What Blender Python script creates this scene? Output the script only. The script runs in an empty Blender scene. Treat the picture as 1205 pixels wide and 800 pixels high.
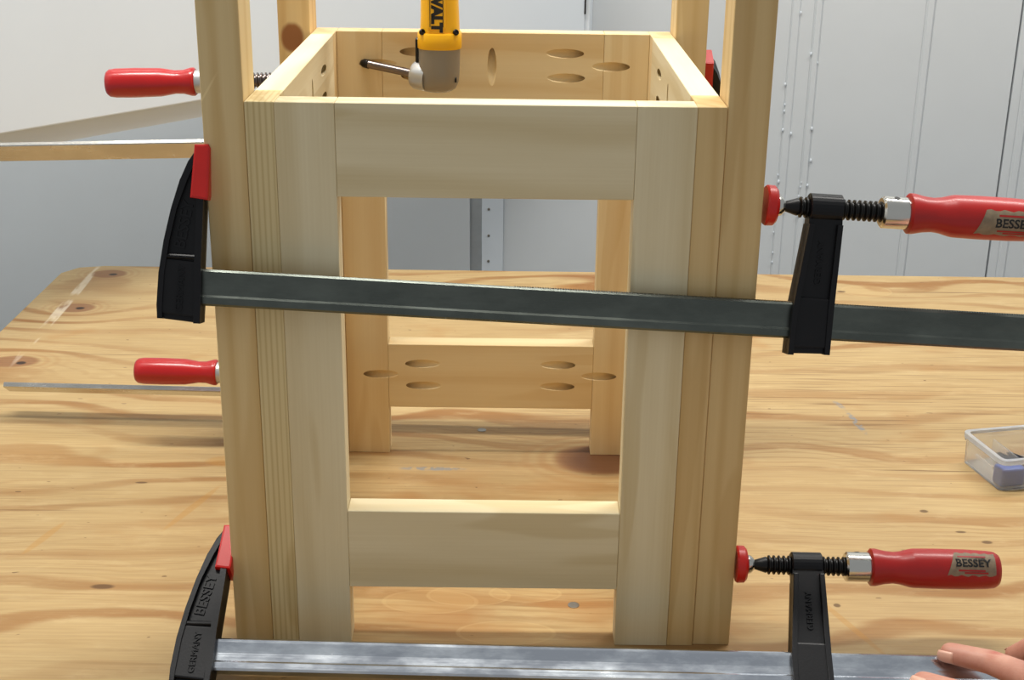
import bpy, bmesh, math, random
from mathutils import Vector, Matrix
random.seed(7)
sc = bpy.context.scene
COL = sc.collection

# ------------------------------------------------------------------ camera, world, lights, exposure
F_PX, CAM = 1621.41, Vector((0.0147, -0.8275, 0.5327))
YAW, PITCH, ROLL = 0.0034, 0.3549, 0.0130
fwd = Vector((math.sin(YAW)*math.cos(PITCH), math.cos(YAW)*math.cos(PITCH), -math.sin(PITCH)))
rgt = Vector((math.cos(YAW), -math.sin(YAW), 0)); upv = rgt.cross(fwd)
r2 = rgt*math.cos(ROLL) + upv*math.sin(ROLL); u2 = -rgt*math.sin(ROLL) + upv*math.cos(ROLL)
cd = bpy.data.cameras.new('camera'); cam = bpy.data.objects.new('camera', cd); COL.objects.link(cam)
cd.sensor_fit = 'HORIZONTAL'; cd.sensor_width = 36.0; cd.lens = F_PX/1205*36.0; cd.clip_start = 0.02
cam.matrix_world = Matrix(((r2.x, u2.x, -fwd.x, CAM.x), (r2.y, u2.y, -fwd.y, CAM.y), (r2.z, u2.z, -fwd.z, CAM.z), (0, 0, 0, 1)))
sc.camera = cam

w = bpy.data.worlds.new('world'); sc.world = w; w.use_nodes = True
bg = w.node_tree.nodes['Background']; bg.inputs[0].default_value = (0.93, 0.97, 1.0, 1); bg.inputs[1].default_value = 0.39

def area(name, loc, target, sx, sy, power, col):
    l = bpy.data.lights.new(name, 'AREA'); l.shape = 'RECTANGLE'; l.size = sx; l.size_y = sy; l.energy = power; l.color = col
    o = bpy.data.objects.new(name, l); COL.objects.link(o); o.location = loc
    o.rotation_euler = (Vector(target)-Vector(loc)).to_track_quat('-Z', 'Y').to_euler()
    return o
area('ceiling_tube_and_fill', (-0.25, 0.16, 1.75), (-0.25, 0.16, 0), 1.2, 0.14, 31, (1.0, 0.965, 0.905))
area('ceiling_tube_and_fill', (1.0, 0.80, 1.80), (1.0, 0.80, 0), 1.2, 0.14, 24, (1.0, 0.965, 0.91))
area('ceiling_tube_and_fill', (-0.70, 1.05, 1.80), (-0.70, 1.05, 0), 0.6, 0.14, 3, (1.0, 0.965, 0.91))  # added fill to lift the dark wall behind the white board

vs = sc.view_settings
vs.view_transform = 'Standard'; vs.look = 'None'; vs.gamma = 1.0; vs.use_curve_mapping = False
vs.exposure = 0.0

# ------------------------------------------------------------------ helpers: materials
def lin(c):
    return tuple((x/255/12.92 if x/255 <= 0.04045 else ((x/255+0.055)/1.055)**2.4) for x in c)
def rgba(c): return lin(c)+(1,)

class S:                                              # a socket with arithmetic
    def __init__(s, nt, sock): s.nt, s.k = nt, sock
    def _m(s, op, *a):
        n = s.nt.nodes.new('ShaderNodeMath'); n.operation = op
        for i, v in enumerate((s,)+a):
            if isinstance(v, S): s.nt.links.new(v.k, n.inputs[i])
            else: n.inputs[i].default_value = v
        return S(s.nt, n.outputs[0])
    def __add__(s, o): return s._m('ADD', o)
    __radd__ = __add__
    def __sub__(s, o): return s._m('SUBTRACT', o)
    def __mul__(s, o): return s._m('MULTIPLY', o)
    __rmul__ = __mul__
    def __truediv__(s, o): return s._m('DIVIDE', o)
    def sin(s): return s._m('SINE')
    def pow(s, o): return s._m('POWER', o)
    def exp(s): return s._m('EXPONENT')
    def sqrt(s): return s._m('SQRT')
    def abs(s): return s._m('ABSOLUTE')
    def max(s, o): return s._m('MAXIMUM', o)
    def min(s, o): return s._m('MINIMUM', o)
    def step(s, a, b):                                # smoothstep
        n = s.nt.nodes.new('ShaderNodeMapRange'); n.interpolation_type = 'SMOOTHSTEP'
        s.nt.links.new(s.k, n.inputs[0]); n.inputs[1].default_value = a; n.inputs[2].default_value = b
        return S(s.nt, n.outputs[0])

def material(name):
    m = bpy.data.materials.new(name); m.use_nodes = True
    nt = m.node_tree
    return m, nt, nt.nodes['Principled BSDF']
def coords(nt):
    tc = nt.nodes.new('ShaderNodeTexCoord'); sp = nt.nodes.new('ShaderNodeSeparateXYZ')
    nt.links.new(tc.outputs['Object'], sp.inputs[0])
    return [S(nt, sp.outputs[i]) for i in range(3)]
def vec(nt, x, y, z):
    n = nt.nodes.new('ShaderNodeCombineXYZ')
    for i, v in enumerate((x, y, z)):
        if isinstance(v, S): nt.links.new(v.k, n.inputs[i])
        else: n.inputs[i].default_value = v
    return n.outputs[0]
def noise(nt, x, y, z, detail=2, rough=0.5):
    n = nt.nodes.new('ShaderNodeTexNoise'); n.inputs['Scale'].default_value = 1; n.inputs['Detail'].default_value = detail
    n.inputs['Roughness'].default_value = rough
    nt.links.new(vec(nt, x, y, z), n.inputs['Vector'])
    return S(nt, n.outputs[0])
def mix(nt, fac, a, b):
    n = nt.nodes.new('ShaderNodeMix'); n.data_type = 'RGBA'
    if isinstance(fac, S): nt.links.new(fac.k, n.inputs[0])
    else: n.inputs[0].default_value = fac
    for v, i in ((a, 6), (b, 7)):
        if isinstance(v, tuple): n.inputs[i].default_value = v
        else: nt.links.new(v, n.inputs[i])
    return n.outputs[2]
def bump(nt, bsdf, h, strength=0.2, dist=0.0005):
    n = nt.nodes.new('ShaderNodeBump'); n.inputs['Strength'].default_value = strength; n.inputs['Distance'].default_value = dist
    nt.links.new(h.k, n.inputs['Height']); nt.links.new(n.outputs[0], bsdf.inputs['Normal'])

MAT = {}
def plain(name, col, rough=0.5, metal=0.0, var=0.06, scale=60, bmp=0.0, coat=0.0):
    m, nt, b = material(name); x, y, z = coords(nt)
    n = noise(nt, x*scale, y*scale, z*scale, 4)
    c = lin(col)
    nt.links.new(mix(nt, n, tuple(v*(1-var*2) for v in c)+(1,), tuple(min(1, v*(1+var*2)) for v in c)+(1,)), b.inputs['Base Color'])
    b.inputs['Roughness'].default_value = rough; b.inputs['Metallic'].default_value = metal
    b.inputs['Coat Weight'].default_value = coat; b.inputs['Coat Roughness'].default_value = 0.15
    if bmp: bump(nt, b, noise(nt, x*scale*8, y*scale*8, z*scale*8, 2), bmp, 0.0004)
    MAT[name] = m; return m

def wood(name, light, dark, axis, ring=260.0, amt=0.5, stripe=None, rough=0.6, knot=None, wob=5.0, scratch=None):
    m, nt, b = material(name); c = coords(nt)
    oi = nt.nodes.new('ShaderNodeObjectInfo'); rnd = S(nt, oi.outputs['Random'])
    al = c[axis]; p, q = [c[i] for i in range(3) if i != axis]
    off = rnd*9.0
    n1 = noise(nt, al*2.2+off, p*16, q*16+off, 2)
    n2 = noise(nt, al*7+off, p*60, q*60, 3)
    if stripe: r = (p*stripe + n1*1.5 + off)
    else: r = p*ring + q*(ring*0.8) + n1*wob*2 + al*2.5 + off
    band = (r.sin()*0.5+0.5).pow(3.0)
    fine = noise(nt, al*9+off, p*700, q*700, 3)
    f = band*amt + (fine-0.5)*0.30 + (n2-0.5)*0.45 + 0.12
    col = mix(nt, f.max(0.0).min(1.0), rgba(light), rgba(dark))
    heart = noise(nt, al*4.5+off*1.7, p*38, q*38+off, 1).step(0.56, 0.60)
    col = mix(nt, heart*0.38, col, rgba(dark))
    if knot:
        for (kx, ky, kz, rad) in knot:
            dx, dy, dz = c[0]-kx, c[1]-ky, (c[2]-kz)*0.75
            d = (dx*dx+dy*dy+dz*dz).sqrt()/rad + (n2-0.5)*0.5
            col = mix(nt, (d*-1.0+1.25).step(0.0, 0.4), col, rgba((150, 96, 52)))
    if scratch:
        (xa, za), (xb, zb) = scratch
        L = math.hypot(xb-xa, zb-za); ca, sa = (xb-xa)/L, (zb-za)/L
        u_ = (c[0]-xa)*ca + (c[2]-za)*sa; v_ = ((c[2]-za)*ca - (c[0]-xa)*sa).abs()
        col = mix(nt, v_.step(0.0009, 0.0003)*u_.step(L, L*0.3)*u_.step(-0.001, 0.0)*0.8, col, rgba((238, 214, 160)))
    nt.links.new(col, b.inputs['Base Color'])
    b.inputs['Roughness'].default_value = rough
    b.inputs['Specular IOR Level'].default_value = 0.3
    bump(nt, b, fine, 0.12, 0.0003)
    MAT[name] = m; return m

PALE_L, PALE_D = (230, 217, 182), (198, 175, 124)
for ax, nm in ((0, 'x'), (1, 'y'), (2, 'z')):
    wood('pale_pine_'+nm, PALE_L, PALE_D, ax, ring=150, amt=0.34)
    wood('warm_pine_'+nm, (228, 206, 160), (208, 174, 118), ax, ring=210, amt=0.34)  # back and inner boards: warm bounced light is put into this tint
wood('striped_pine', (224, 206, 158), (176, 146, 88), 2, stripe=1750.0, amt=0.36)
wood('tan_pine', (219, 191, 138), (194, 158, 100), 2, ring=420, amt=0.4)
wood('upright_pine', (224, 199, 148), (200, 165, 106), 2, ring=380, amt=0.42)
wood('scratched_pine', (224, 199, 148), (200, 165, 106), 2, ring=380, amt=0.42, scratch=((-0.1745, 0.3722), (-0.1590, 0.3975)))
wood('knotty_pine', (226, 194, 136), (200, 156, 92), 2, ring=300, amt=0.4, knot=[(-0.161, 0.292, 0.374, 0.0085)])

plain('black_iron', (13, 13, 16), 0.40, 0.0, 0.15, 90, 0.12)
MAT['black_iron'].node_tree.nodes['Principled BSDF'].inputs['Specular IOR Level'].default_value = 0.28
plain('black_steel', (26, 25, 24), 0.38, 0.5, 0.15, 120)
plain('red_cap', (198, 22, 12), 0.35, 0, 0.08, 60, 0.05)
plain('red_lacquer', (170, 14, 6), 0.36, 0, 0.12, 45, 0.08, 0.12)
plain('red_lacquer_new', (174, 9, 8), 0.28, 0, 0.05, 45, 0.03, 0.25)
plain('chrome', (205, 203, 196), 0.18, 1.0, 0.05)
plain('yellow_plastic', (250, 186, 8), 0.38, 0, 0.02, 30, 0.03)
plain('grey_alloy', (146, 137, 122), 0.42, 0.35, 0.04, 40)
plain('silver_alloy', (190, 190, 188), 0.35, 0.7, 0.03, 40)
plain('bit_steel', (130, 118, 112), 0.28, 1.0, 0.08)
plain('black_print', (18, 16, 14), 0.5)
plain('white_paint', (214, 222, 229), 0.45, 0, 0.012, 12, 0.05)
plain('wall_paint', (205, 210, 213), 0.5, 0, 0.02, 9, 0.15)
plain('gap_dark', (70, 72, 74), 0.8)
plain('groove_grey', (168, 172, 174), 0.6)  # darker grey for the recessed strip beside the batten
plain('floor_grey', (120, 116, 110), 0.8, 0, 0.08, 14)
plain('bench_frame_pine', (196, 160, 100), 0.6, 0, 0.08, 20)
plain('shaded_sticker_paper', (140, 122, 98), 0.6, 0, 0.22, 260)  # paper tone darkened to include the shade on the handle
plain('sticker_red', (168, 26, 24), 0.5)
plain('screw_zinc', (150, 146, 138), 0.35, 0.9)
plain('screw_black', (34, 36, 46), 0.4, 0.3)
plain('blue_plastic', (64, 92, 160), 0.4, 0, 0.1, 80)
plain('white_card', (214, 220, 226), 0.6)

def metal_bar(name, col, rough, speck):
    m, nt, b = material(name); x, y, z = coords(nt)
    n = noise(nt, x*22, y*60, z*60, 5, 0.65); st = noise(nt, x*6, y*500, z*900, 3)
    f = ((n-0.42)*2.4).max(0.0).min(1.0)
    c = lin(col)
    colr = mix(nt, f, tuple(v*(1-speck) for v in c)+(1,), tuple(min(1, v*(1+speck*0.6)) for v in c)+(1,))
    nt.links.new(colr, b.inputs['Base Color']); b.inputs['Metallic'].default_value = 1.0
    nt.links.new((f*0.14 + st*0.12 + (rough-0.12)).k, b.inputs['Roughness'])
    bump(nt, b, st, 0.1, 0.0002)
    MAT[name] = m
metal_bar('dull_steel', (104, 109, 103), 0.34, 0.25)
metal_bar('zinc_steel', (226, 232, 242), 0.22, 0.32)
metal_bar('light_steel', (206, 202, 194), 0.26, 0.14)

def skin_mat():
    m, nt, b = material('skin'); x, y, z = coords(nt)
    n = noise(nt, x*70, y*70, z*70, 4); n2 = noise(nt, x*900, y*900, z*900, 2)
    col = mix(nt, (n-0.3)*2.0, rgba((190, 132, 112)), rgba((206, 158, 138)))
    for (cx, cy, cz, rr, a) in ((0.3270, -0.0760, 0.0445, 0.0045, 0.8), (0.3420, -0.1000, 0.0520, 0.008, 0.5), (0.3030, -0.0545, 0.032, 0.007, 0.35), (0.283, -0.077, 0.024, 0.008, 0.35)):
        dx, dy, dz = x-cx, y-cy, z-cz
        g = ((dx*dx+dy*dy+dz*dz)*(-1/(rr*rr))).exp()*noise(nt, (x+y)*500, z*100, 1.0, 2).step(0.3, 0.6)
        col = mix(nt, g*a, col, rgba((176, 92, 80)))
    nt.links.new(col, b.inputs['Base Color'])
    b.inputs['Roughness'].default_value = 0.45; b.inputs['Subsurface Weight'].default_value = 0.12
    b.inputs['Subsurface Radius'].default_value = (0.004, 0.0016, 0.0009); b.inputs['Subsurface Scale'].default_value = 1.0
    bump(nt, b, n2, 0.25, 0.0004); MAT['skin'] = m
skin_mat(); plain('nail', (226, 178, 156), 0.3, 0, 0.02); plain('sleeve_cloth', (90, 96, 110), 0.8)

def clear_mat():
    m, nt, b = material('clear_plastic'); x, y, z = coords(nt)
    b.inputs['Base Color'].default_value = (0.93, 0.95, 0.97, 1); b.inputs['Roughness'].default_value = 0.12
    b.inputs['Transmission Weight'].default_value = 0.86; b.inputs['IOR'].default_value = 1.18
    bump(nt, b, noise(nt, x*90, y*90, z*90, 2), 0.08, 0.0004); MAT['clear_plastic'] = m
clear_mat()
def frosted():
    m, nt, b = material('frosted_plastic'); x, y, z = coords(nt)
    nt.links.new(mix(nt, noise(nt, x*80, y*80, z*80, 2), rgba((222, 224, 226)), rgba((244, 245, 246))), b.inputs['Base Color'])
    b.inputs['Roughness'].default_value = 0.3; b.inputs['Transmission Weight'].default_value = 0.72; b.inputs['IOR'].default_value = 1.3
    MAT['frosted_plastic'] = m
frosted()

def plywood_mat():
    m, nt, b = material('bench_plywood'); X, Y, Z = coords(nt)
    def gauss(cx, cy, rx, ry):
        dx, dy = (X-cx)*(1/rx), (Y-cy)*(1/ry)
        return (((dx*dx)+(dy*dy))*-1.0).exp()
    def ell(cx, cy, rx, ry, ang=0.0):                 # normalised elliptical distance
        ca, sa = math.cos(ang), math.sin(ang); dx, dy = X-cx, Y-cy
        p, q = (dx*ca+dy*sa)*(1/rx), (dy*ca-dx*sa)*(1/ry)
        return (p*p+q*q).sqrt()
    n_low = noise(nt, X*1.9, Y*2.8, 3.1, 2); n_mid = noise(nt, X*6, Y*26, 8.0, 3); n_hi = noise(nt, X*14, Y*420, 2.0, 3)
    wv = Y + (n_low-0.5)*0.26 + (n_mid-0.5)*0.034
    KN = [(-0.490, 0.833, 0.024, 0.026), (-0.492, 0.701, 0.024, 0.025), (-0.506, 0.527, 0.030, 0.025),
          (0.098, 0.302, 0.042, 0.046), (0.110, 0.842, 0.075, 0.020), (0.50, 0.80, 0.02, 0.012)]
    for i, (kx, ky, rx, ry) in enumerate(KN):
        wv = wv + gauss(kx, ky, rx*3.2, ry*2.2)*(0.05 if i % 2 else -0.05)
    s = (wv*(6.2832/0.050)).sin()
    band = s.step(0.30, 0.95)*((noise(nt, X*2.6, Y*9, 11.0, 2)-0.34)*2.6).max(0.0).min(1.0)
    s2 = (wv*(6.2832/0.0095)+n_low*6).sin().step(0.3, 1.0)*((noise(nt, X*1.7+4, Y*7, 5.0, 1)-0.5)*4).max(0.0).min(1.0)
    col = mix(nt, (n_mid-0.2)*1.2, rgba((188, 162, 115)), rgba((172, 141, 92)))
    col = mix(nt, (band*0.95).min(1.0), col, rgba((142, 95, 44)))
    col = mix(nt, (s2*0.40).min(1.0), col, rgba((140, 98, 50)))
    col = mix(nt, (n_hi-0.38)*0.85, col, rgba((128, 92, 50)))
    col = mix(nt, noise(nt, X*20, Y*60, 15.0, 4, 0.7).step(0.50, 0.75)*0.30, col, rgba((204, 180, 134)))
    zone = gauss(0.36, 0.44, 0.30, 0.13)
    sl = noise(nt, X*7, Y*330, 17.0, 2).step(0.53, 0.66)
    col = mix(nt, sl*(zone*0.55+0.10), col, rgba((112, 80, 44)))
    # thin dark splits along the grain, stronger on the right half
    sp = noise(nt, X*5+1.7, Y*170, 6.0, 2).step(0.66, 0.74)*noise(nt, X*2.4, Y*8, 21.0, 1).step(0.48, 0.62)
    col = mix(nt, sp*0.7, col, rgba((104, 72, 38)))
    # weathered warm stains
    st = noise(nt, X*9, Y*12, 31.0, 3).step(0.60, 0.74)
    col = mix(nt, st*0.35, col, rgba((160, 108, 46)))
    # amber shade inside the frame's footprint, painted into the plywood colour
    shade_in = (gauss(0.02, 0.03, 0.16, 0.05)+gauss(0.0, 0.20, 0.16, 0.07))*noise(nt, X*14, Y*30, 41.0, 3).step(0.35, 0.65)
    col = mix(nt, (shade_in*0.5).min(1.0), col, rgba((158, 100, 40)))
    # knots with rings
    for (kx, ky, rx, ry) in KN[:4]:
        d = ell(kx, ky, rx, ry*0.72) + (n_mid-0.5)*0.35
        ring = ((d*17.0).sin()*0.5+0.5)*d.step(2.3, 1.0)
        col = mix(nt, ring*0.34, col, rgba((158, 108, 56)))
        col = mix(nt, d.step(1.05, 0.72)*0.86, col, mix(nt, n_hi, rgba((150, 106, 68)), rgba((112, 72, 42))))
    d = ell(0.106, 0.298, 0.046, 0.036); col = mix(nt, d.step(1.15, 0.5)*0.75, col, rgba((84, 50, 30)))
    d = ell(0.120, 0.845, 0.07, 0.018); col = mix(nt, d.step(1.1, 0.4)*0.55, col, rgba((142, 98, 56)))
    for kx, ky in ((-0.484, 0.831), (-0.487, 0.70), (-0.497, 0.523)):
        col = mix(nt, ell(kx, ky, 0.006, 0.005).step(1.1, 0.6), col, rgba((52, 34, 22)))
    # worn whitish stroke beside the left edge
    stroke = ell(-0.508, 0.70, 0.007, 0.20, 0.02).step(1.0, 0.7)*noise(nt, X*60, Y*14, 1.0, 3).step(0.42, 0.58)
    col = mix(nt, stroke*0.55, col, rgba((226, 214, 190)))
    # oval plywood repair patches, paler with a fine outline
    for px, py, rx, ry in ((-0.040, 0.055, 0.034, 0.016), (-0.012, 0.064, 0.030, 0.014), (0.030, 0.068, 0.026, 0.012), (0.016, 0.014, 0.034, 0.015), (0.46, 0.80, 0.03, 0.022)):
        d = ell(px, py, rx, ry)
        col = mix(nt, d.step(1.0, 0.9)*0.20, col, rgba((200, 166, 110)))
        col = mix(nt, ((d-1.0).abs()).step(0.07, 0.02)*0.25, col, rgba((206, 176, 122)))
    # bluish grey paint smears
    br = noise(nt, X*160, Y*160, 4.0, 3).step(0.40, 0.55)
    for px, py, rx, ry, an, a in ((-0.052, 0.279, 0.034, 0.0045, 0.0, .75), (0.352, 0.392, 0.004, 0.030, 0.12, .85), (0.345, 0.435, 0.004, 0.012, 0.3, .6),
                                  (0.335, 0.098, 0.008, 0.007, 0, .9), (0.298, -0.022, 0.016, 0.003, 0, .8), (0.33, -0.028, 0.02, 0.002, 0, .7)):
        col = mix(nt, ell(px, py, rx, ry, an).step(1.1, 0.5)*br*a, col, rgba((124, 130, 134)))
    # dark pits
    for px, py, rx, ry in ((0.4083, 0.7792, 0.009, 0.008), (0.4279, 0.7965, 0.006, 0.004), (0.366, 0.208, 0.004, 0.003), (0.402, 0.155, 0.005, 0.003), (0.386, 0.172, 0.005, 0.002), (-0.285, 0.071, 0.010, 0.004), (-0.3, 0.245, 0.006, 0.002), (0.2595, 0.056, 0.003, 0.003), (-0.21, 0.30, 0.006, 0.003)):
        col = mix(nt, ell(px, py, rx, ry).step(1.1, 0.6)*0.8, col, rgba((84, 56, 28)))
    pits = noise(nt, X*130, Y*260, 0.5, 0).step(0.86, 0.90)
    col = mix(nt, pits*0.7, col, rgba((96, 66, 36)))
    # glue drips (yellowish)
    for px, py, rx, ry, an in ((-0.246, 0.20, 0.004, 0.045, -0.35), (-0.352, 0.145, 0.004, 0.030, -0.3), (-0.235, 0.29, 0.02, 0.012, 0), (0.262, 0.03, 0.003, 0.05, 0.4)):
        col = mix(nt, ell(px, py, rx, ry, an).step(1.1, 0.7)*0.35, col, rgba((176, 124, 44)))
    nt.links.new(col, b.inputs['Base Color'])
    b.inputs['Roughness'].default_value = 0.5; b.inputs['Specular IOR Level'].default_value = 0.35
    bump(nt, b, n_hi + sp*-1.5 + pits*-2.0, 0.18, 0.0006)
    MAT['bench_plywood'] = m
plywood_mat()

# ------------------------------------------------------------------ helpers: meshes
def link(name, me, mat, parent=None, smooth=False):
    me.materials.clear()
    if mat: me.materials.append(MAT[mat])
    if smooth:
        for p in me.polygons: p.use_smooth = True
    o = bpy.data.objects.new(name, me); COL.objects.link(o); o.parent = parent
    return o
def bm_mesh(bm, name):
    bmesh.ops.recalc_face_normals(bm, faces=bm.faces)
    me = bpy.data.meshes.new(name); bm.to_mesh(me); bm.free(); return me
def tag(o, label=None, cat=None, group=None, kind=None):
    for k, v in (('label', label), ('category', cat), ('group', group), ('kind', kind)):
        if v: o[k] = v
    return o
def empty(name, loc=(0, 0, 0), mw=None):
    o = bpy.data.objects.new(name, None); COL.objects.link(o); o.empty_display_size = 0.02
    if mw is not None: o.matrix_world = mw
    else: o.location = loc
    return o
def add_box(bm, x0, x1, y0, y1, z0, z1, bev=0.0, seg=1):
    m = Matrix.Translation(((x0+x1)/2, (y0+y1)/2, (z0+z1)/2)) @ Matrix.Diagonal((abs(x1-x0), abs(y1-y0), abs(z1-z0), 1))
    r = bmesh.ops.create_cube(bm, size=1, matrix=m)
    if bev:
        es = list({e for v in r['verts'] for e in v.link_edges})
        bmesh.ops.bevel(bm, geom=es, offset=bev, segments=seg, affect='EDGES', profile=0.5)
def box_mesh(name, *a, bev=0.0, seg=1):
    bm = bmesh.new(); add_box(bm, *a, bev=bev, seg=seg); return bm_mesh(bm, name)
def add_prism(bm, pts, h0, h1, axis=1, bev=0.0, seg=2):
    """polygon pts (a, b) extruded along axis between h0 and h1"""
    def P(a, b, h): return (a, h, b) if axis == 1 else ((a, b, h) if axis == 2 else (h, a, b))
    lo = [bm.verts.new(P(a, b, h0)) for a, b in pts]; hi = [bm.verts.new(P(a, b, h1)) for a, b in pts]
    n = len(pts); fs = [bm.faces.new(lo), bm.faces.new(hi[::-1])]
    for i in range(n): fs.append(bm.faces.new((lo[i], hi[i], hi[(i+1) % n], lo[(i+1) % n])))
    if bev:
        es = list({e for f in fs[:2] for e in f.edges})
        bmesh.ops.bevel(bm, geom=es, offset=bev, segments=seg, affect='EDGES', profile=0.6)
def add_lathe(bm, prof, seg=24, mat=Matrix()):
    """prof: (x, r) pairs, revolved round local x"""
    rings = []
    for x, r in prof:
        if r < 1e-6: rings.append([bm.verts.new(mat @ Vector((x, 0, 0)))])
        else: rings.append([bm.verts.new(mat @ Vector((x, r*math.cos(2*math.pi*i/seg), r*math.sin(2*math.pi*i/seg)))) for i in range(seg)])
    for a, b in zip(rings, rings[1:]):
        if len(a) == 1 and len(b) == 1: continue
        for i in range(seg):
            j = (i+1) % seg
            if len(a) == 1: bm.faces.new((a[0], b[i], b[j]))
            elif len(b) == 1: bm.faces.new((a[i], a[j], b[0]))
            else: bm.faces.new((a[i], a[j], b[j], b[i]))
    if len(rings[0]) > 1: bm.faces.new(rings[0])
    if len(rings[-1]) > 1: bm.faces.new(rings[-1][::-1])
def lathe_obj(name, prof, mat, parent, seg=28, m=Matrix(), smooth=True, sharp=35):
    bm = bmesh.new(); add_lathe(bm, prof, seg, m); me = bm_mesh(bm, name)
    o = link(name, me, mat, parent, smooth)
    if smooth: me.set_sharp_from_angle(angle=math.radians(sharp))
    return o
def text_mesh(body, size, extrude, fn, bold=0.0):
    cu = bpy.data.curves.new('lettering', 'FONT'); cu.body = body; cu.size = size; cu.extrude = extrude
    cu.align_x = 'CENTER'; cu.align_y = 'CENTER'; cu.offset = bold; cu.resolution_u = 3
    t = bpy.data.objects.new('lettering', cu); COL.objects.link(t)
    dg = bpy.context.evaluated_depsgraph_get()
    me = bpy.data.meshes.new_from_object(t.evaluated_get(dg))
    bpy.data.objects.remove(t); bpy.data.curves.remove(cu)
    for v in me.vertices: v.co = fn(v.co)
    return me
def cut(obj, cutters):
    """subtract the cutter meshes from obj's own mesh"""
    bm = bmesh.new()
    for c in cutters: c(bm)
    cm = bm_mesh(bm, 'cutter'); co = bpy.data.objects.new('cutter', cm); COL.objects.link(co)
    md = obj.modifiers.new('holes', 'BOOLEAN'); md.operation = 'DIFFERENCE'; md.solver = 'EXACT'; md.object = co; md.use_self = True
    bpy.context.view_layer.update()
    dg = bpy.context.evaluated_depsgraph_get(); me = bpy.data.meshes.new_from_object(obj.evaluated_get(dg))
    obj.modifiers.clear(); old = obj.data; obj.data = me
    bpy.data.objects.remove(co); bpy.data.meshes.remove(cm); bpy.data.meshes.remove(old)

# ------------------------------------------------------------------ the room
WY = 1.5                                              # face of the back wall
def wall_piece(name, x0, x1, y0, mat, parent, z0=-0.86, z1=1.6, y1=WY+0.02, bev=0.0008):
    return link(name, box_mesh(name, x0, x1, y0, y1, z0, z1, bev=bev), mat, parent)
wall_back = link('wall_back', box_mesh('wall_back', -1.0, 2.2, WY+0.015, WY+0.10, -0.86, 1.6), 'wall_paint'); tag(wall_back, kind='structure')
wall_piece('panel', -0.99, -0.0535, WY, 'wall_paint', wall_back)
wall_piece('groove_strip', -0.0535, -0.0326, WY+0.006, 'groove_grey', wall_back, bev=0)
bat = wall_piece('batten', -0.0326, 0.0046, WY-0.006, 'white_paint', wall_back)
bm = bmesh.new()
for z in (-0.0861, -0.1336, -0.1802):
    add_lathe(bm, [(0, 0.0024), (0.0008, 0.0022), (0.0012, 0)], 10, Matrix.Translation((-0.0207, WY-0.006, z)) @ Matrix.Rotation(-math.pi/2, 4, 'Z'))
link('nail_head', bm_mesh(bm, 'nail_head'), 'screw_zinc', wall_back)
wall_piece('panel', 0.0046, 0.478, WY, 'wall_paint', wall_back)
wall_piece('batten', 0.478, 0.4935, WY-0.0012, 'wall_paint', wall_back, bev=0.0025)
wall_piece('panel', 0.4935, 0.516, WY+0.001, 'wall_paint', wall_back)
wall_piece('batten', 0.516, 0.530, WY-0.0016, 'wall_paint', wall_back, bev=0.003)
wall_piece('panel', 0.530, 0.700, WY, 'wall_paint', wall_back)
wall_piece('batten', 0.700, 0.716, WY-0.0018, 'wall_paint', wall_back, bev=0.0035)
wall_piece('panel', 0.716, 0.8585, WY, 'wall_paint', wall_back)
wall_piece('groove_strip', 0.8580, 0.8620, WY+0.012, 'gap_dark', wall_back, bev=0)
wall_piece('panel', 0.8615, 0.876, WY-0.001, 'wall_paint', wall_back)
wall_piece('batten', 0.876, 0.893, WY-0.003, 'wall_paint', wall_back, bev=0.004)
wall_piece('panel', 0.893, 2.2, WY, 'wall_paint', wall_back)
# paint drips along the double batten
bm = bmesh.new()
for i in range(26):
    x = random.choice((0.4785, 0.4935, 0.5165, 0.530)) + random.uniform(-0.002, 0.002); z = random.uniform(-0.25, 0.30); r = random.uniform(0.0012, 0.0026)
    bmesh.ops.create_uvsphere(bm, u_segments=8, v_segments=5, radius=r, matrix=Matrix.Translation((x, WY-0.003, z)) @ Matrix.Diagonal((0.8, 0.6, 1.5, 1)))
link('paint_drip', bm_mesh(bm, 'paint_drip'), 'white_paint', wall_back, True)
wall_left = link('wall_left', box_mesh('wall_left', -1.08, -0.99, -0.4, WY+0.10, -0.86, 1.6), 'wall_paint'); tag(wall_left, kind='structure')
floor = link('floor', box_mesh('floor', -1.08, 2.2, -1.6, WY+0.10, -0.90, -0.86), 'floor_grey'); tag(floor, kind='structure')

# ------------------------------------------------------------------ large white board at an angle, left thin and hollow so light passes behind
ang_board = tag(empty('angled_white_board', (-0.2, 0.95, 0.209)), 'large plain white painted board standing at an angle behind the clamped frame', 'board')
def rel(o, e): o.location = -Vector(e.location); return o
A = Vector((0.132, 1.35)); dv = (A-Vector((-0.345, 0.7728))).normalized(); nv = Vector((dv.y, -dv.x))    # nv points into the room
Lf = A - dv*1.09
def strip_prism(p0, p1, t0, t1, z0, z1, bev):
    bm = bmesh.new(); c = [p0-nv*t0, p1-nv*t0, p1-nv*t1, p0-nv*t1]
    add_prism(bm, [(v.x, v.y) for v in c], z0, z1, axis=2, bev=bev); return bm_mesh(bm, 'panel')
rel(link('front_panel', strip_prism(Lf, A-dv*0.007, 0.0, 0.016, 0.2325, 0.79, 0.0015), 'white_paint', ang_board), ang_board)
rel(link('back_panel', strip_prism(Lf, A, 0.0165, 0.030, 0.209, 0.79, 0.001), 'white_paint', ang_board), ang_board)
bm = bmesh.new(); a0 = A-nv*0.004
add_prism(bm, [(a0.x-0.001, a0.y), (a0.x+0.007, a0.y), (a0.x+0.020, WY-0.001), (a0.x+0.006, WY-0.001)], 0.209, 0.79, axis=2, bev=0.0008)
rel(link('hinge_post', bm_mesh(bm, 'hinge_post'), 'white_paint', ang_board), ang_board)
h = A-dv*0.0045-nv*0.001
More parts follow.
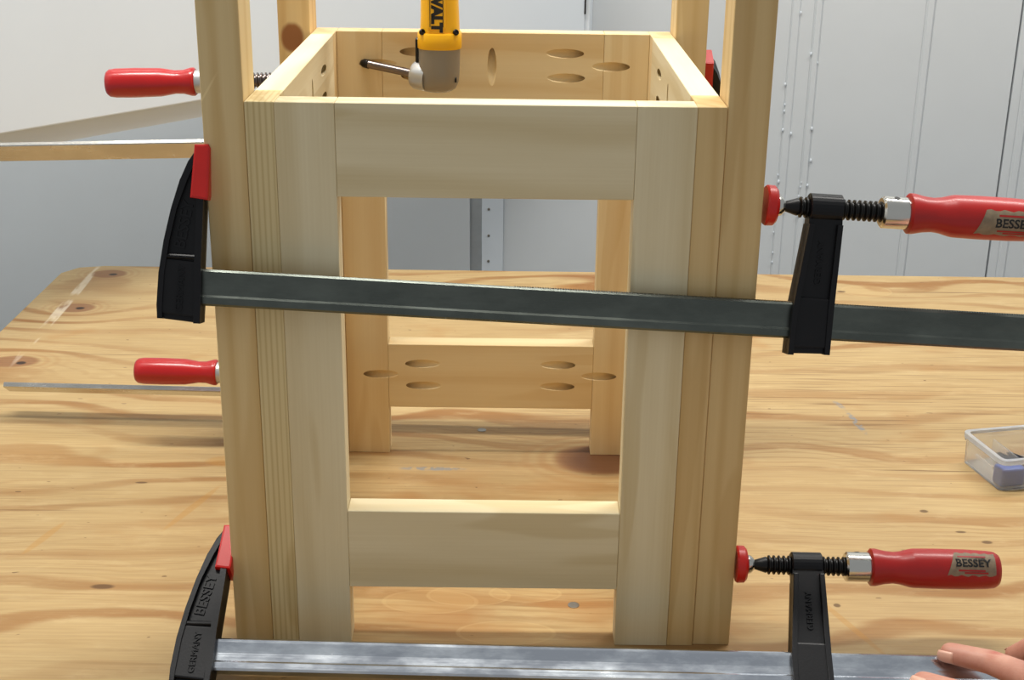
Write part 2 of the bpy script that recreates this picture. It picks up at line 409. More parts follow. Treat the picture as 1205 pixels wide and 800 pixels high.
for z in (0.292, 0.70):
    rel(link('hinge', box_mesh('hinge', h.x-0.0012, h.x+0.0012, h.y-0.004, h.y+0.004, z-0.026, z+0.026, bev=0.0006), 'black_steel', ang_board), ang_board)

# ------------------------------------------------------------------ plywood workbench
bench = tag(empty('workbench', (0.4, 0.3, -0.86)), 'plywood workbench top with knots and stains under the clamped frame', 'workbench')
bx0, bx1, by0, by1 = -0.557, 1.50, -0.32, 0.863
pts = [(bx0, by0), (bx1, by0), (bx1, by1), (bx0+0.052, by1+0.004), (bx0+0.022, by1-0.004), (bx0+0.006, by1-0.028)]
bm = bmesh.new(); add_prism(bm, pts, -0.019, 0.0, axis=2, bev=0.0012)
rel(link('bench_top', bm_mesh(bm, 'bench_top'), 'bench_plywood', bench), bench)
for x in (bx0+0.05, bx1-0.14):
    for y in (by0+0.05, by1-0.14):
        rel(link('leg', box_mesh('leg', x, x+0.088, y, y+0.088, -0.86, -0.019, bev=0.003), 'bench_frame_pine', bench), bench)
for y in (by0+0.03, by1-0.05):
    rel(link('apron', box_mesh('apron', bx0+0.04, bx1-0.04, y, y+0.019, -0.13, -0.0192, bev=0.002), 'bench_frame_pine', bench), bench)
for (x, y) in ((-0.0087, 0.3639), (0.0653, 0.0521)):
    o = lathe_obj('screw_head', [(0, 0.0042), (0.0004, 0.0042), (0.0006, 0.0034), (0.0003, 0.0014), (0.0003, 0)], 'screw_zinc', bench, 14,
                  Matrix.Translation((x, y, 0.0)) @ Matrix.Rotation(-math.pi/2, 4, 'Y')); rel(o, bench)

# ------------------------------------------------------------------ the pine stool frame
H, D, T, TT, HW = 0.3772, 0.331, 0.0180, 0.0192, 0.146
XI, XB = HW-T-0.0365, HW-T-0.0371
UW, UD = 0.0259, 0.0390
stool = tag(empty('stool_frame', (0, 0.165, 0)), 'pale pine stool frame with pocket holes and four tall uprights, held in clamps', 'stool frame')
def board(name, x0, x1, y0, y1, z0, z1, mat, label=None):
    g = 0.00008
    o = link(name, box_mesh(name, x0+g, x1-g, y0+g, y1-g, z0+g if z0 > 0 else z0, z1-g, bev=0.0004), mat, stool)
    rel(o, stool)
    if label: o['label'] = label
    return o
# front face frame
board('stile', -HW+T, -XI, 0, TT, 0, H, 'pale_pine_z'); board('stile', XI, HW-T, 0, TT, 0, H, 'pale_pine_z')
board('rail', -XI, XI, 0, TT, 0.3187, H, 'pale_pine_x'); board('rail', -XI, XI, 0, TT, 0.0442, 0.1023, 'pale_pine_x')
# back face frame
bsl = board('stile', -HW+T, -XB, D-TT, D, 0, H, 'warm_pine_z'); bsr = board('stile', XB, HW-T, D-TT, D, 0, H, 'warm_pine_z')
brt = board('rail', -XB, XB, D-TT, D, 0.3187, H, 'warm_pine_x'); brl = board('rail', -XB, XB, D-TT, D, 0.0450, 0.1052, 'warm_pine_x')
# side frames
side_rails = {}
for s in (-1, 1):
    xa, xb = sorted((s*HW, s*(HW-T)))
    board('stile', xa, xb, 0.0004, UD, 0, H, 'striped_pine' if s < 0 else 'tan_pine')
    board('stile', xa, xb, D-UD, D-0.0004, 0, H, 'warm_pine_z')
    side_rails[s] = board('rail', xa, xb, UD, D-UD, 0.3187, H, 'pale_pine_y')
    board('rail', xa, xb, UD, D-UD, 0.0450, 0.1052, 'warm_pine_y')
    xc, xd = sorted((s*(HW+0.0002), s*(HW+UW)))
    board('upright', xc, xd, 0.0012 if s < 0 else 0.0020, UD, 0, 0.66, 'scratched_pine' if s < 0 else 'tan_pine')
    board('upright', xc, xd, D-UD, D, 0, 0.66, 'knotty_pine' if s < 0 else 'upright_pine')

ANG = math.radians(14)
def pocket(shallow, deep, nrm):
    """a pocket hole: a stepped round bore entering the face at a low angle from shallow to deep (points on the face)"""
    a, b = Vector(shallow), Vector(deep); d = (b-a).normalized(); n = Vector(nrm)     # n points out of the wood
    r = 0.0038
    ax = (d*math.cos(ANG) - n*math.sin(ANG)).normalized()
    L = (b-a).length
    end = b - n*(r*math.cos(ANG)*0.98) + d*(r*math.sin(ANG)) + ax*0.0045               # axis end: bore rim meets the face at 'deep'
    Lb = L*0.0+ 0.050
    q = ax.to_track_quat('X', 'Z').to_matrix().to_4x4()
    prof = [(-Lb, r), (0, r), (0.0006, 0.0022), (0.006, 0.0022)]
    return lambda bm: add_lathe(bm, prof, 20, Matrix.Translation(end) @ q)
YF = D-TT; nb = (0, -1, 0)
def hp(x_sh, x_dp, z): return pocket((x_sh, YF, z), (x_dp, YF, z), nb)
lowL, lowR = hp(-0.0798, -0.1108, 0.0768), hp(0.0784, 0.1094, 0.0767)
cut(brl, [hp(-0.0427, -0.0736, 0.087), hp(-0.042, -0.0731, 0.0662), hp(0.0418, 0.0728, 0.0872), hp(0.0415, 0.0726, 0.0665), lowL, lowR])
topL, topR = hp(-0.0755, -0.1075, 0.3507), hp(0.0781, 0.1102, 0.3507)
cut(brt, [hp(0.0416, 0.0722, 0.361), hp(0.0427, 0.0735, 0.341), hp(-0.0416, -0.0740, 0.361), hp(-0.0425, -0.0732, 0.341), topL, topR,
          pocket((-0.0008, YF, 0.3330), (-0.0008, YF, 0.3626), nb)])
cut(bsl, [lowL, topL]); cut(bsr, [lowR, topR])
for s in (-1, 1):
    X = s*(HW-T); nn = (-s, 0, 0)
    hs = [pocket((X, 0.213, 0.3585), (X, 0.243, 0.3585), nn), pocket((X, 0.209, 0.338), (X, 0.241, 0.338), nn),
          pocket((X, 0.105, 0.3560), (X, 0.075, 0.3560), nn), pocket((X, 0.105, 0.336), (X, 0.075, 0.336), nn),
          pocket((X, 0.1675, 0.329), (X, 0.1675, 0.360), nn)]
    cut(side_rails[s], hs)

# ------------------------------------------------------------------ bar clamps
GAP = 2*(HW+UW)
def frame_matrix(B0, S0, u):
    u = Vector(u).normalized(); B0, S0 = Vector(B0), Vector(S0)
    wv = S0-B0; wv = (wv - u*wv.dot(u)); th = wv.length; wv.normalize(); n = wv.cross(u)
    return Matrix(((u.x, n.x, wv.x, B0.x), (u.y, n.y, wv.y, B0.y), (u.z, n.z, wv.z, B0.z), (0, 0, 0, 1))), th

def clamp(label, B0, S0, u, bar_h, bar_t, bar_len, bar_mat, handle, jaw_x, ferr_x, sticker=None, lean=0.0, front=1):
    M, th = frame_matrix(B0, S0, u)
    root = tag(empty('bar_clamp', mw=M), label, 'clamp', 'steel bar clamps holding the stool frame')
    hb, tb = bar_h/2, bar_t/2
    # bar: shallow channels rolled into both faces
    w1, w2, dp = hb*0.52, hb*0.40, tb*(0.20 if front else 0.02)
    prof = [(-tb*0.75, -hb), (tb*0.75, -hb), (tb, -hb+tb*0.3), (tb, -w1), (tb-dp, -w2), (tb-dp, w2*0.2), (tb, w1*1.4), (tb, hb-tb*0.3), (tb*0.75, hb),
            (-tb*0.75, hb), (-tb, hb-tb*0.3), (-tb, w1*1.4), (-tb+dp, w2*0.2), (-tb+dp, -w2), (-tb, -w1), (-tb, -hb+tb*0.3)]
    bm = bmesh.new(); add_prism(bm, prof, -0.014, bar_len, axis=0)
    link('bar', bm_mesh(bm, 'bar'), bar_mat, root)
    if front == 1:                                    # serrations along the upper edge
        bm = bmesh.new(); x = 0.19
        while x < 0.628:
            add_prism(bm, [(x, hb-0.0003), (x+0.0012, hb-0.0003), (x+0.0006, hb+0.0007)], -tb*0.7, tb*0.7, axis=1); x += 0.0016
        sr = link('serration', bm_mesh(bm, 'serration'), bar_mat, root); sr['kind'] = 'stuff'
    # fixed jaw
    k = th/0.072
    outer = [(-0.0285, -0.0205), (-0.0290, -0.012), (-0.0285, 0.008), (-0.0262, 0.028), (-0.0225, 0.048), (-0.0178, 0.066), (-0.0135, 0.0775), (-0.0098, 0.0835), (-0.0062, 0.0860)]
    inner = [(-0.0035, 0.0850), (-0.0030, 0.050), (-0.0030, 0.014), (-0.0022, -0.010), (-0.0022, -0.0225)]
    outer = [(x, z*k) for x, z in outer]; inner = [(x, z*k) for x, z in inner]
    bm = bmesh.new()
    add_prism(bm, outer+inner, -0.0055, 0.0055, 1, bev=0.001)
    ro = [(x+0.0034, z-(0.003 if i > 5 else 0)) for i, (x, z) in enumerate(outer)]
    add_prism(bm, outer+ro[::-1], -0.0088, 0.0088, 1, bev=0.0009)
    ri = [(x-0.0042, z) for x, z in inner]
    add_prism(bm, inner+ri[::-1], -0.0088, 0.0088, 1, bev=0.0009)
    add_prism(bm, [(-0.0275, -0.017*k), (-0.004, -0.019*k), (-0.004, 0.016*k), (-0.0265, 0.017*k)], -0.0078, 0.0078, 1, bev=0.0012)
    add_box(bm, -0.0262, -0.004, -0.0082, 0.0082, 0.0172*k, 0.0200*k, bev=0.0008)
    fj = link('fixed_jaw', bm_mesh(bm, 'fixed_jaw'), 'black_iron', root)
    f = -front if front else -1
    ydir = -1 if front else 1                          # side that faces the viewer
    def emb(cx, cz, yy, ang):
        ca, sa = math.cos(ang), math.sin(ang)
        def fn(c):
            a, b = c.x*ca-c.y*sa, c.x*sa+c.y*ca
            return Vector((cx+(a if ydir < 0 else -a), ydir*yy + ydir*c.z, cz+b))
        return fn
    t1 = text_mesh('BESSEY', 0.0098, 0.0006, emb(-0.0145, 0.0385*k, 0.0057, math.radians(81)), 0.0001)
    link('lettering', t1, 'black_iron', fj)
    t2 = text_mesh('GERMANY', 0.0062, 0.0005, emb(-0.0150, -0.001*k, 0.0080, math.radians(88)), 0.0)
    link('lettering', t2, 'black_iron', fj)
    # fixed pad: red plastic cap over the jaw nose
    bm = bmesh.new(); add_prism(bm, [(-0.0112, (th-0.0165)), (-0.0006, th-0.0175), (0.0, th-0.0150), (0.0, th+0.0140), (-0.0012, th+0.0165), (-0.0098, th+0.0160)], -0.0098, 0.0098, 1, bev=0.0014)
    p = link('fixed_pad', bm_mesh(bm, 'fixed_pad'), 'red_cap', root); p['label'] = 'red plastic pad cap'
    # sliding jaw
    hx, bx = jaw_x, jaw_x-0.0045+lean
    left = [(bx-0.0140, -0.0215*k), (bx-0.0132, 0.006), (hx-0.0108, th-0.010), (hx-0.0100, th+0.0075)]
    right = [(hx+0.0100, th+0.0075), (hx+0.0104, th-0.010), (bx+0.0128, 0.008), (bx+0.0125, -0.0205*k)]
    foot = [(bx+0.0085, -0.0190*k), (bx-0.0095, -0.0195*k)]
    bm = bmesh.new()
    add_prism(bm, left+right+foot, -0.0060, 0.0060, 1, bev=0.001)
    lo = [(x+0.0036, z) for x, z in left[:3]]; add_prism(bm, left[:3]+lo[::-1], -0.0090, 0.0090, 1, bev=0.0009)
    hi = [(x-0.0036, z) for x, z in right[1:]]; add_prism(bm, right[1:]+hi[::-1], -0.0090, 0.0090, 1, bev=0.0009)
    add_prism(bm, [(bx-0.0115, -0.0170*k), (bx+0.0105, -0.0165*k), (bx+0.0112, 0.0150*k), (bx-0.0105, 0.0155*k)], -0.0080, 0.0080, 1, bev=0.0014)
    add_lathe(bm, [(hx-0.0105, 0.0082), (hx-0.0098, 0.0092), (hx+0.0098, 0.0092), (hx+0.0105, 0.0082)], 26, Matrix.Translation((0, 0, th)))
    sj = link('sliding_jaw', bm_mesh(bm, 'sliding_jaw'), 'black_iron', root)
    t3 = text_mesh('GERMANY', 0.0060, 0.0005, emb((hx+bx)/2, th*0.52, 0.0062, math.radians(88)), 0.0)
    link('lettering', t3, 'black_iron', sj)
    # spindle, swivel pad, ferrule, handle (all on the screw axis)
    AX = Matrix.Translation((0, 0, th)); g = GAP; ps = 1.0 if front else 0.66
    pd = lathe_obj('swivel_pad', [(g, 0.0), (g, 0.0120*ps), (g+0.0012, 0.0128*ps), (g+0.0055*ps, 0.0126*ps), (g+0.0072*ps, 0.0108*ps), (g+0.0074*ps, 0.0)], 'red_cap', root, 30, AX); pd['label'] = 'red swivel pad'
    if front: lathe_obj('ball_joint', [(g+0.007, 0.0058), (g+0.0085, 0.0066), (g+0.0105, 0.0060), (g+0.0125, 0.0040)], 'chrome', root, 22, AX)
    pr = [(g+0.0115, 0.0030), (g+0.0135, 0.0034), (g+0.0205, 0.0056)] if front else [(g+0.004, 0.004)]; x = g+(0.0215 if front else 0.0055)
    while x < ferr_x:
        pr += [(x, 0.0050), (x+0.0009, 0.0066), (x+0.0017, 0.0066), (x+0.0026, 0.0050)]; x += 0.0034
    pr += [(ferr_x+0.004, 0.005)]
    lathe_obj('spindle', pr, 'black_steel' if front else 'bit_steel', root, 24, AX, True, 60)
    if handle == 'old':
        lathe_obj('ferrule', [(ferr_x, 0.0), (ferr_x, 0.0088), (ferr_x+0.0012, 0.0102), (ferr_x+0.0165, 0.0102), (ferr_x+0.018, 0.0098)], 'chrome', root, 30, AX)
        lathe_obj('ferrule_hole', [(0.0, 0.0018), (0.0103, 0.0018), (0.01035, 0.0)], 'black_print', root, 12, Matrix.Translation((ferr_x+0.0085, 0, th)) @ Matrix.Rotation(math.radians(-62), 4, 'X') @ Matrix.Rotation(-math.pi/2, 4, 'Z'))
        hx0 = ferr_x+0.0165
        hp_ = [(0, 0.0), (0, 0.0112), (0.0012, 0.0128), (0.0040, 0.0128), (0.0105, 0.0114), (0.0165, 0.0108), (0.0215, 0.0114), (0.0275, 0.0130), (0.0300, 0.0134),
               (0.0450, 0.0137), (0.0650, 0.0136), (0.0800, 0.0130), (0.0850, 0.0124), (0.0876, 0.0108), (0.0886, 0.0080), (0.0888, 0.0)]
    else:
        lathe_obj('ferrule', [(ferr_x, 0.0), (ferr_x, 0.0080), (ferr_x+0.001, 0.0095), (ferr_x+0.0105, 0.0095), (ferr_x+0.011, 0.0090)], 'silver_alloy', root, 30, AX)
        hx0 = ferr_x+0.0095
        hp_ = [(0, 0.0), (0, 0.0105), (0.0012, 0.0116), (0.0035, 0.0116), (0.0100, 0.0098), (0.0170, 0.0096), (0.0240, 0.0108), (0.0290, 0.0116),
               (0.0500, 0.0121), (0.0660, 0.0119), (0.0710, 0.0112), (0.0732, 0.0095), (0.0740, 0.0060), (0.0741, 0.0)]
    hd = lathe_obj('handle', [(hx0+a, r) for a, r in hp_], 'red_lacquer' if handle == 'old' else 'red_lacquer_new', root, 36, AX, True, 50)
    hd['label'] = 'red lacquered wooden handle'
    if sticker:
        a0, a1, t0, t1_ = sticker                      # along the handle, angle range (from the viewer's side, up positive)
        R0 = 0.01385; bm = bmesh.new(); nx, na = 14, 12
        def sp(x, a, r): return Vector((hx0+x, -r*math.cos(a), th+r*math.sin(a)))
        vg = {}
        for i in range(nx+1):
            for j in range(na+1):
                fx, fa = i/nx, j/na
                x = a0+(a1-a0)*fx + (0.006*(1-fx)*fa if a1 > 0.078 else 0); a = t0+(t1_-t0)*fa + 0.05*math.sin(i*1.9)*(1 if j in (0, na) else 0)
                rr = 0.01375 if x < 0.066 else 0.01365-(x-0.066)*0.035
                vg[i, j] = bm.verts.new(sp(x, a, rr+0.0001))
        for i in range(nx):
            for j in range(na): bm.faces.new((vg[i, j], vg[i+1, j], vg[i+1, j+1], vg[i, j+1]))
        stk = link('sticker', bm_mesh(bm, 'sticker'), 'shaded_sticker_paper', hd, True); stk['label'] = 'worn paper sticker'
        xm, am = (a0+a1)/2+0.001, (t0+t1_)/2
        def wrap(c):
            a = am + c.y/R0
            return sp(xm+c.x, a, 0.01395+c.z)
        l1 = text_mesh('BESSEY', 0.0078, 0.00012, wrap, 0.00015); link('lettering', l1, 'black_print', stk)
        bm = bmesh.new()
        for (yy, x0s, x1s) in ((0.0050, -0.010, 0.009), (-0.0050, -0.010, 0.008), (-0.0066, -0.006, 0.010)):
            q = [wrap(Vector((x0s+(x1s-x0s)*i/6, yy+sgn*0.0006, 0))) for sgn in (-1, 1) for i in range(7)]
            vv = [bm.verts.new(c) for c in q]
            for i in range(6): bm.faces.new((vv[i], vv[i+1], vv[8+i], vv[7+i]))
        link('stripe', bm_mesh(bm, 'stripe'), 'sticker_red', stk)
    return root

clamp('dull grey bar clamp across the middle of the front, its handle reaching the right edge',
      (-0.1719, -0.0150, 0.2640), (-0.1719, 0.0045, 0.3325), (1, 0.020, -0.0535), 0.0225, 0.0085, 0.63, 'dull_steel', 'old', 0.382, 0.4175,
      sticker=(0.040, 0.086, -0.85, 0.35))
clamp('shiny zinc bar clamp along the bottom front, low on the bench, hand at its end',
      (-0.1719, -0.0505, 0.0208), (-0.1719, 0.0135, 0.0625), (1, -0.018, -0.004), 0.0225, 0.0085, 0.63, 'zinc_steel', 'old', 0.392, 0.4185,
      sticker=(0.050, 0.083, -0.80, 0.45), front=2)
clamp('bar clamp behind the upper back, red handle in front of the white board',
      (0.1719, 0.346, 0.2835), (0.1719, 0.314, 0.3465), (-1, 0, -0.030), 0.0175, 0.0050, 0.655, 'light_steel', 'new', 0.384, 0.4060, front=0)
clamp('bar clamp behind the lower back, red handle and thin bar just above the bench',
      (0.1719, 0.366, 0.0300), (0.1719, 0.309, 0.0725), (-1, 0.03, 0.000), 0.0175, 0.0050, 0.633, 'light_steel', 'new', 0.384, 0.4060, front=0)

# ------------------------------------------------------------------ right angle drill standing in the frame
dx, dy = -0.0428, 0.2860
drill = tag(empty('right_angle_drill', (dx, dy, 0.334)), 'yellow and grey right angle drill with its bit in a pocket hole', 'drill')
def ring_loft(name, secs, mat, parent, seg=28, sup=2.6, smooth=True):
    """secs: (z, cx, cy, rx, ry) superellipse sections, local to the drill"""
    bm = bmesh.new(); rings = []
    for z, cx, cy, rx, ry in secs:
        ring = []
        for i in range(seg):
            a = 2*math.pi*i/seg; c, s = math.cos(a), math.sin(a)
            ring.append(bm.verts.new((cx+rx*math.copysign(abs(c)**(2/sup), c), cy+ry*math.copysign(abs(s)**(2/sup), s), z)))
        rings.append(ring)
    for a, b in zip(rings, rings[1:]):
        for i in range(seg): bm.faces.new((a[i], a[(i+1) % seg], b[(i+1) % seg], b[i]))
    bm.faces.new(rings[0][::-1]); bm.faces.new(rings[-1])
    me = bm_mesh(bm, name); o = link(name, me, mat, parent, smooth)
    me.set_sharp_from_angle(angle=math.radians(32)); return o
ring_loft('gear_head', [(-0.0005, -0.001, 0.001, 0.0080, 0.0080), (0.0006, -0.001, 0.001, 0.0115, 0.0105), (0.0030, -0.0005, 0.0005, 0.0142, 0.0130), (0.008, 0, 0, 0.0158, 0.0148), (0.016, 0, 0, 0.0164, 0.0158), (0.0345, 0.0003, 0, 0.0166, 0.0160)], 'grey_alloy', drill)
col = ring_loft('collar', [(0.0345, 0.0005, 0, 0.0172, 0.0166), (0.0352, 0.0005, 0, 0.0176, 0.0170), (0.0460, 0.0005, 0, 0.0176, 0.0170), (0.0472, 0.0005, 0, 0.0170, 0.0164)], 'yellow_plastic', drill)
body = ring_loft('grip_body', [(0.0465, 0.0008, 0, 0.0158, 0.0152), (0.060, 0.0008, 0, 0.0153, 0.0150), (0.085, 0.0004, 0, 0.0146, 0.0148), (0.12, 0, 0, 0.0146, 0.0150), (0.19, 0, 0, 0.0160, 0.0160), (0.20, 0, 0, 0.0150, 0.0150)], 'yellow_plastic', drill)
bm = bmesh.new(); add_lathe(bm, [(0.199, 0.011), (0.215, 0.011), (0.217, 0.0055), (0.245, 0.0055)], 6, Matrix.Rotation(-math.pi/2, 4, 'Y'))
link('drive_shank', bm_mesh(bm, 'drive_shank'), 'bit_steel', drill)
# raised name panel with frame, lettering
bm = bmesh.new(); add_prism(bm, [(-0.0082, 0.0515), (-0.0070, 0.0502), (0.0048, 0.0502), (0.0060, 0.0515), (0.0060, 0.0985), (0.0048, 0.1000), (-0.0070, 0.1000), (-0.0082, 0.0985)], -0.0157, -0.0130, 1, bev=0.0006)
pn = link('name_panel', bm_mesh(bm, 'name_panel'), 'yellow_plastic', drill)
def dr(c): return Vector((-0.0012+c.y, -0.01575-c.z, 0.0715-c.x))
link('lettering', text_mesh('DEWALT', 0.0112, 0.0001, dr, 0.0008), 'black_print', pn)
bm = bmesh.new()
for x in (-0.0062, 0.0040): add_box(bm, x-0.0003, x+0.0003, -0.0159, -0.0155, 0.0525, 0.0965)
link('stripe', bm_mesh(bm, 'stripe'), 'black_print', pn)
for x in (-0.0130, 0.0135):
    lathe_obj('screw', [(0, 0.0024), (0.0018, 0.0024), (0.0024, 0.0017), (0.0015, 0.0012), (0.0015, 0.0)], 'black_steel', drill, 14, Matrix.Translation((x, -0.0118, 0.0478)) @ Matrix.Rotation(-math.radians(60), 4, 'Z') @ Matrix.Rotation(math.radians(-25), 4, 'Y'))
link('side_clip', box_mesh('side_clip', -0.0188, -0.0155, -0.004, 0.004, 0.0215, 0.0420, bev=0.001), 'black_steel', drill)
# chuck boss and driver bit pointing left, down into the pocket
base = Vector((-0.0135, 0.0, 0.0120)); tip = Vector((-0.1085-dx, YF-0.0015-dy, 0.3520-0.334))
q = (tip-base).to_track_quat('X', 'Z').to_matrix().to_4x4(); MB = Matrix.Translation(base) @ q
Lb = (tip-base).length
lathe_obj('chuck', [(-0.006, 0.0118), (0.0045, 0.0118), (0.0072, 0.0104), (0.0085, 0.0070), (0.0092, 0.0)], 'silver_alloy', drill, 28, MB)
bit = lathe_obj('driver_bit', [(0.006, 0.0034), (Lb*0.86, 0.0034), (Lb*0.88, 0.0038)], 'bit_steel', drill, 12, MB)
lathe_obj('bit_tip', [(Lb*0.86, 0.0038), (Lb*0.94, 0.0037), (Lb*0.985, 0.0024), (Lb, 0.0010)], 'black_steel', bit, 12, MB)
bm = bmesh.new()
for px, pz in ((0.0137, 0.0105),):
    add_box(bm, px-0.0007, px+0.0007, -0.0112, -0.0090, pz-0.002, pz+0.002, bev=0.0003)
link('slot', bm_mesh(bm, 'slot'), 'black_print', drill)

# ------------------------------------------------------------------ clear plastic parts box
P0 = Vector((0.4405, 0.2437)); ex = Vector((0.976, 0.218)).normalized(); ey = Vector((-0.218, 0.976)).normalized()
BW, BD, BH, WT = 0.115, 0.066, 0.0290, 0.0014
Mb = Matrix(((ex.x, ey.x, 0, P0.x), (ex.y, ey.y, 0, P0.y), (0, 0, 1, 0.0002), (0, 0, 0, 1)))
pbox = tag(empty('parts_box', mw=Mb), 'open clear plastic parts box on the bench at the right edge', 'box')
def rrect(x0, x1, y0, y1, r, n=4):
    out = []
    for cx, cy, a0 in ((x1-r, y1-r, 0), (x0+r, y1-r, 90), (x0+r, y0+r, 180), (x1-r, y0+r, 270)):
        for i in range(n+1):
            a = math.radians(a0+90*i/n); out.append((cx+r*math.cos(a), cy+r*math.sin(a)))
    return out
def tub(bm, spec):
    """spec: list of (inset, z) loops, closed ends"""
    rings = [[bm.verts.new((x, y, z)) for x, y in rrect(i, BW-i, i, BD-i, max(0.006-i*0.5, 0.0015))] for i, z in spec]
    for a, b in zip(rings, rings[1:]):
        for i in range(len(a)): bm.faces.new((a[i], a[(i+1) % len(a)], b[(i+1) % len(b)], b[i]))
    bm.faces.new(rings[0][::-1]); bm.faces.new(rings[-1])
bm = bmesh.new()
tub(bm, [(0.0026, 0.0), (0.0018, 0.0008), (0.0010, BH*0.78), (-0.0002, BH*0.80), (-0.0004, BH), (0.0008, BH+0.0004), (0.0024, BH-0.0002), (0.0030, BH*0.78), (0.0034, 0.0020)])
link('tub', bm_mesh(bm, 'tub'), 'clear_plastic', pbox, True).data.set_sharp_from_angle(angle=math.radians(30))
bm = bmesh.new()
o_ = rrect(-0.0009, BW+0.0009, -0.0009, BD+0.0009, 0.0065); i_ = rrect(0.0030, BW-0.0030, 0.0030, BD-0.0030, 0.0045)
rr = [[bm.verts.new((x, y, z)) for x, y in q_] for q_, z in ((o_, BH-0.0034), (o_, BH+0.0010), (i_, BH+0.0010), (i_, BH-0.0006))]
for a_, b_ in zip(rr, rr[1:]+rr[:1]):
    for i in range(len(a_)): bm.faces.new((a_[i], a_[(i+1) % len(a_)], b_[(i+1) % len(b_)], b_[i]))
link('rim', bm_mesh(bm, 'rim'), 'frosted_plastic', pbox, True).data.set_sharp_from_angle(angle=math.radians(40))
link('divider', box_mesh('divider', 0.0285, 0.0300, 0.0036, BD-0.0036, 0.0021, BH*0.72, bev=0.0004), 'clear_plastic', pbox)
link('latch', box_mesh('latch', -0.0016, 0.0004, 0.012, 0.040, BH*0.55, BH*0.66, bev=0.0006), 'clear_plastic', pbox)
pk = link('blue_packet', box_mesh('blue_packet', 0.0045, 0.0270, 0.0050, 0.0190, 0.0022, 0.0190, bev=0.002, seg=2), 'blue_plastic', None)
pk.matrix_world = Mb; tag(pk, 'small blue plastic packet inside the clear box', 'packet')
wc = link('white_tag', box_mesh('white_tag', 0.0340, 0.0520, 0.0048, 0.0100, 0.0022, 0.0100, bev=0.0006), 'white_card', None)
wc.matrix_world = Mb; tag(wc, 'small white card lying in the clear box', 'card')
bm = bmesh.new(); pr = [(0, 0), (0.0003, 0.0034), (0.0012, 0.0034), (0.0030, 0.0019)]; x = 0.0035
while x < 0.020: pr += [(x, 0.0013), (x+0.0006, 0.0020)]; x += 0.0013
pr += [(0.0215, 0.0010), (0.0235, 0.0)]
add_lathe(bm, pr, 10); sm = bm_mesh(bm, 'screw')
for i in range(9):
    x, y, a = 0.036+0.0068*(i % 5)+random.uniform(-.001, .001), 0.022+0.012*(i//5), random.uniform(0.9, 2.2)
    o = link('screw', sm, 'screw_black', None)
    o.matrix_world = Mb @ Matrix.Translation((x, y, 0.0056 + 0.004*(i//5))) @ Matrix.Rotation(a, 4, 'Z')
    tag(o, 'small dark screw lying in the clear parts box', 'screw', 'dark screws in the parts box')

# ------------------------------------------------------------------ the hand holding the bar end (one continuous surface)
def capsule(bm, a, b, ra, rb, seg=16):
    a, b = Vector(a), Vector(b); d = b-a; L = d.length
    q = d.to_track_quat('X', 'Z').to_matrix().to_4x4(); prof = []
    for i in range(7): t = math.pi/2*(1-i/6); prof.append((-ra*math.sin(t), ra*math.cos(t) if i else 0.0))
    for i in range(7): t = math.pi/2*i/6; prof.append((L+rb*math.sin(t), rb*math.cos(t) if i < 6 else 0.0))
    add_lathe(bm, prof, seg, Matrix.Translation(a) @ q)
fingers = {
    'index': ([(0.3055, -0.0570, 0.0335), (0.3255, -0.0730, 0.0375), (0.3420, -0.0990, 0.0430), (0.3740, -0.1320, 0.0520)], (0.0070, 0.0080, 0.0092, 0.0105)),
    'middle': ([(0.3500, -0.0525, 0.0290), (0.3580, -0.0590, 0.0390), (0.3760, -0.0850, 0.0490), (0.3960, -0.1290, 0.0550)], (0.0072, 0.0084, 0.0094, 0.0108)),
    'ring': ([(0.3740, -0.0560, 0.0260), (0.3830, -0.0610, 0.0360), (0.3990, -0.0860, 0.0470), (0.4170, -0.1300, 0.0530)], (0.0070, 0.0080, 0.0090, 0.0102)),
    'little': ([(0.3960, -0.0600, 0.0230), (0.4050, -0.0640, 0.0330), (0.4200, -0.0860, 0.0450), (0.4360, -0.1240, 0.0500)], (0.0062, 0.0070, 0.0080, 0.0094)),
    'thumb': ([(0.2835, -0.0775, 0.0232), (0.3050, -0.0980, 0.0270), (0.3400, -0.1320, 0.0350), (0.3850, -0.1750, 0.0470)], (0.0085, 0.0100, 0.0115, 0.0150)),
}
wr = (0.440, -0.215, 0.058); el = (0.560, -0.420, 0.075)
bm = bmesh.new()
for nm, (pt, rd) in fingers.items():
    for i in range(3): capsule(bm, pt[i], pt[i+1], rd[i], rd[i+1])
    if nm != 'thumb': capsule(bm, pt[3], wr, rd[3]+0.0015, 0.0185)
capsule(bm, fingers['thumb'][0][3], wr, 0.0150, 0.0190)
ks = [fingers[n][0][3] for n in ('index', 'middle', 'ring', 'little')]
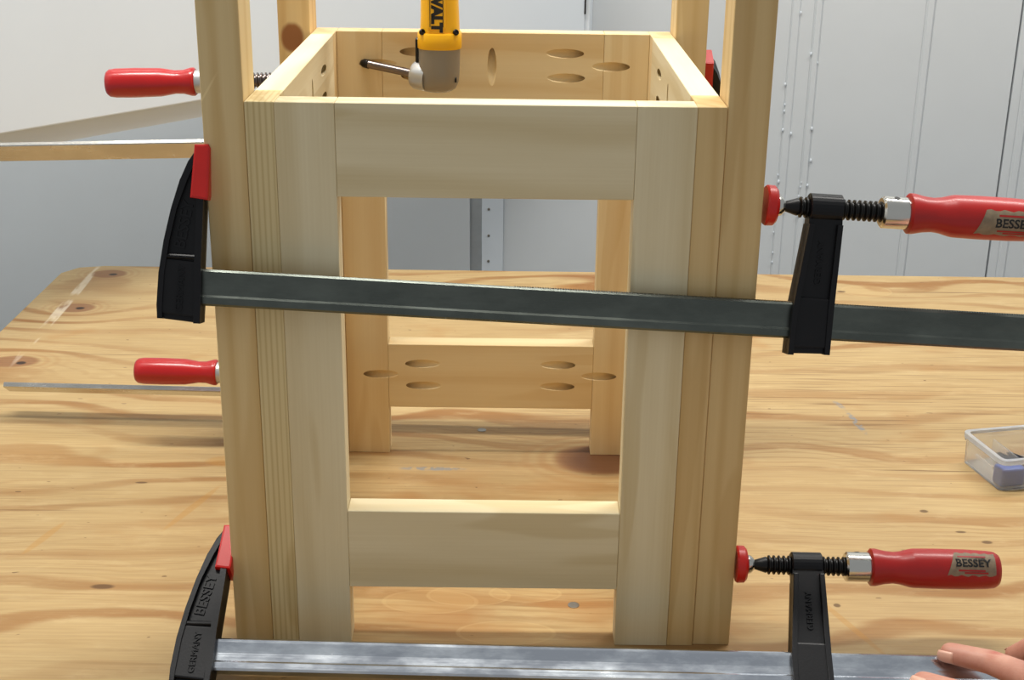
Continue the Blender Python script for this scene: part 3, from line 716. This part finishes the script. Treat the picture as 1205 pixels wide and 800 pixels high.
for a, b in zip(ks, ks[1:]): capsule(bm, a, b, 0.0108, 0.0102)
mids = [tuple((k[i]*0.55+wr[i]*0.45) for i in range(3)) for k in ks]
for a, b in zip(mids, mids[1:]): capsule(bm, a, b, 0.0135, 0.0135)
capsule(bm, wr, el, 0.0215, 0.0330)
hm = bm_mesh(bm, 'hand'); ho = bpy.data.objects.new('person', hm); COL.objects.link(ho)
md = ho.modifiers.new('skin', 'REMESH'); md.mode = 'VOXEL'; md.voxel_size = 0.0013
sm_ = ho.modifiers.new('soft', 'SMOOTH'); sm_.factor = 0.5; sm_.iterations = 7
bpy.context.view_layer.update()
me = bpy.data.meshes.new_from_object(ho.evaluated_get(bpy.context.evaluated_depsgraph_get()))
ho.modifiers.clear(); ho.data = me; me.materials.append(MAT['skin'])
for p in me.polygons: p.use_smooth = True
tag(ho, 'bare hand of a person gripping the end of the lower clamp bar', 'person')
def nail(pa, pb, r, upn):
    a, b = Vector(pa), Vector(pb); d = (a-b).normalized(); n = Vector(upn); n = (n-d*n.dot(d)).normalized(); s = d.cross(n)
    bm = bmesh.new(); vg = {}
    for i in range(6):
        for j in range(7):
            t = (j/6-0.5)*1.5; x = -0.004+0.0105*i/5 - (0.0015*(t*t) if i == 5 else 0)
            rr = (r+0.0002)*(1.0 if i < 4 else 0.97-0.05*(i-4))
            vg[i, j] = bm.verts.new(a + d*x + n*(rr*math.cos(t)) + s*(rr*0.95*math.sin(t)))
    for i in range(5):
        for j in range(6): bm.faces.new((vg[i, j], vg[i+1, j], vg[i+1, j+1], vg[i, j+1]))
    o = link('fingernail', bm_mesh(bm, 'fingernail'), 'nail', ho, True)
    md = o.modifiers.new('thick', 'SOLIDIFY'); md.thickness = 0.0005; md.offset = -1
nail(fingers['index'][0][0], fingers['index'][0][1], 0.0064, (-0.75, -0.65, -0.15))
nail(fingers['middle'][0][0], fingers['middle'][0][1], 0.0069, (0.0, 1.0, 0.2))
nail(fingers['thumb'][0][0], fingers['thumb'][0][1], 0.0081, (-0.2, -0.9, 0.3))
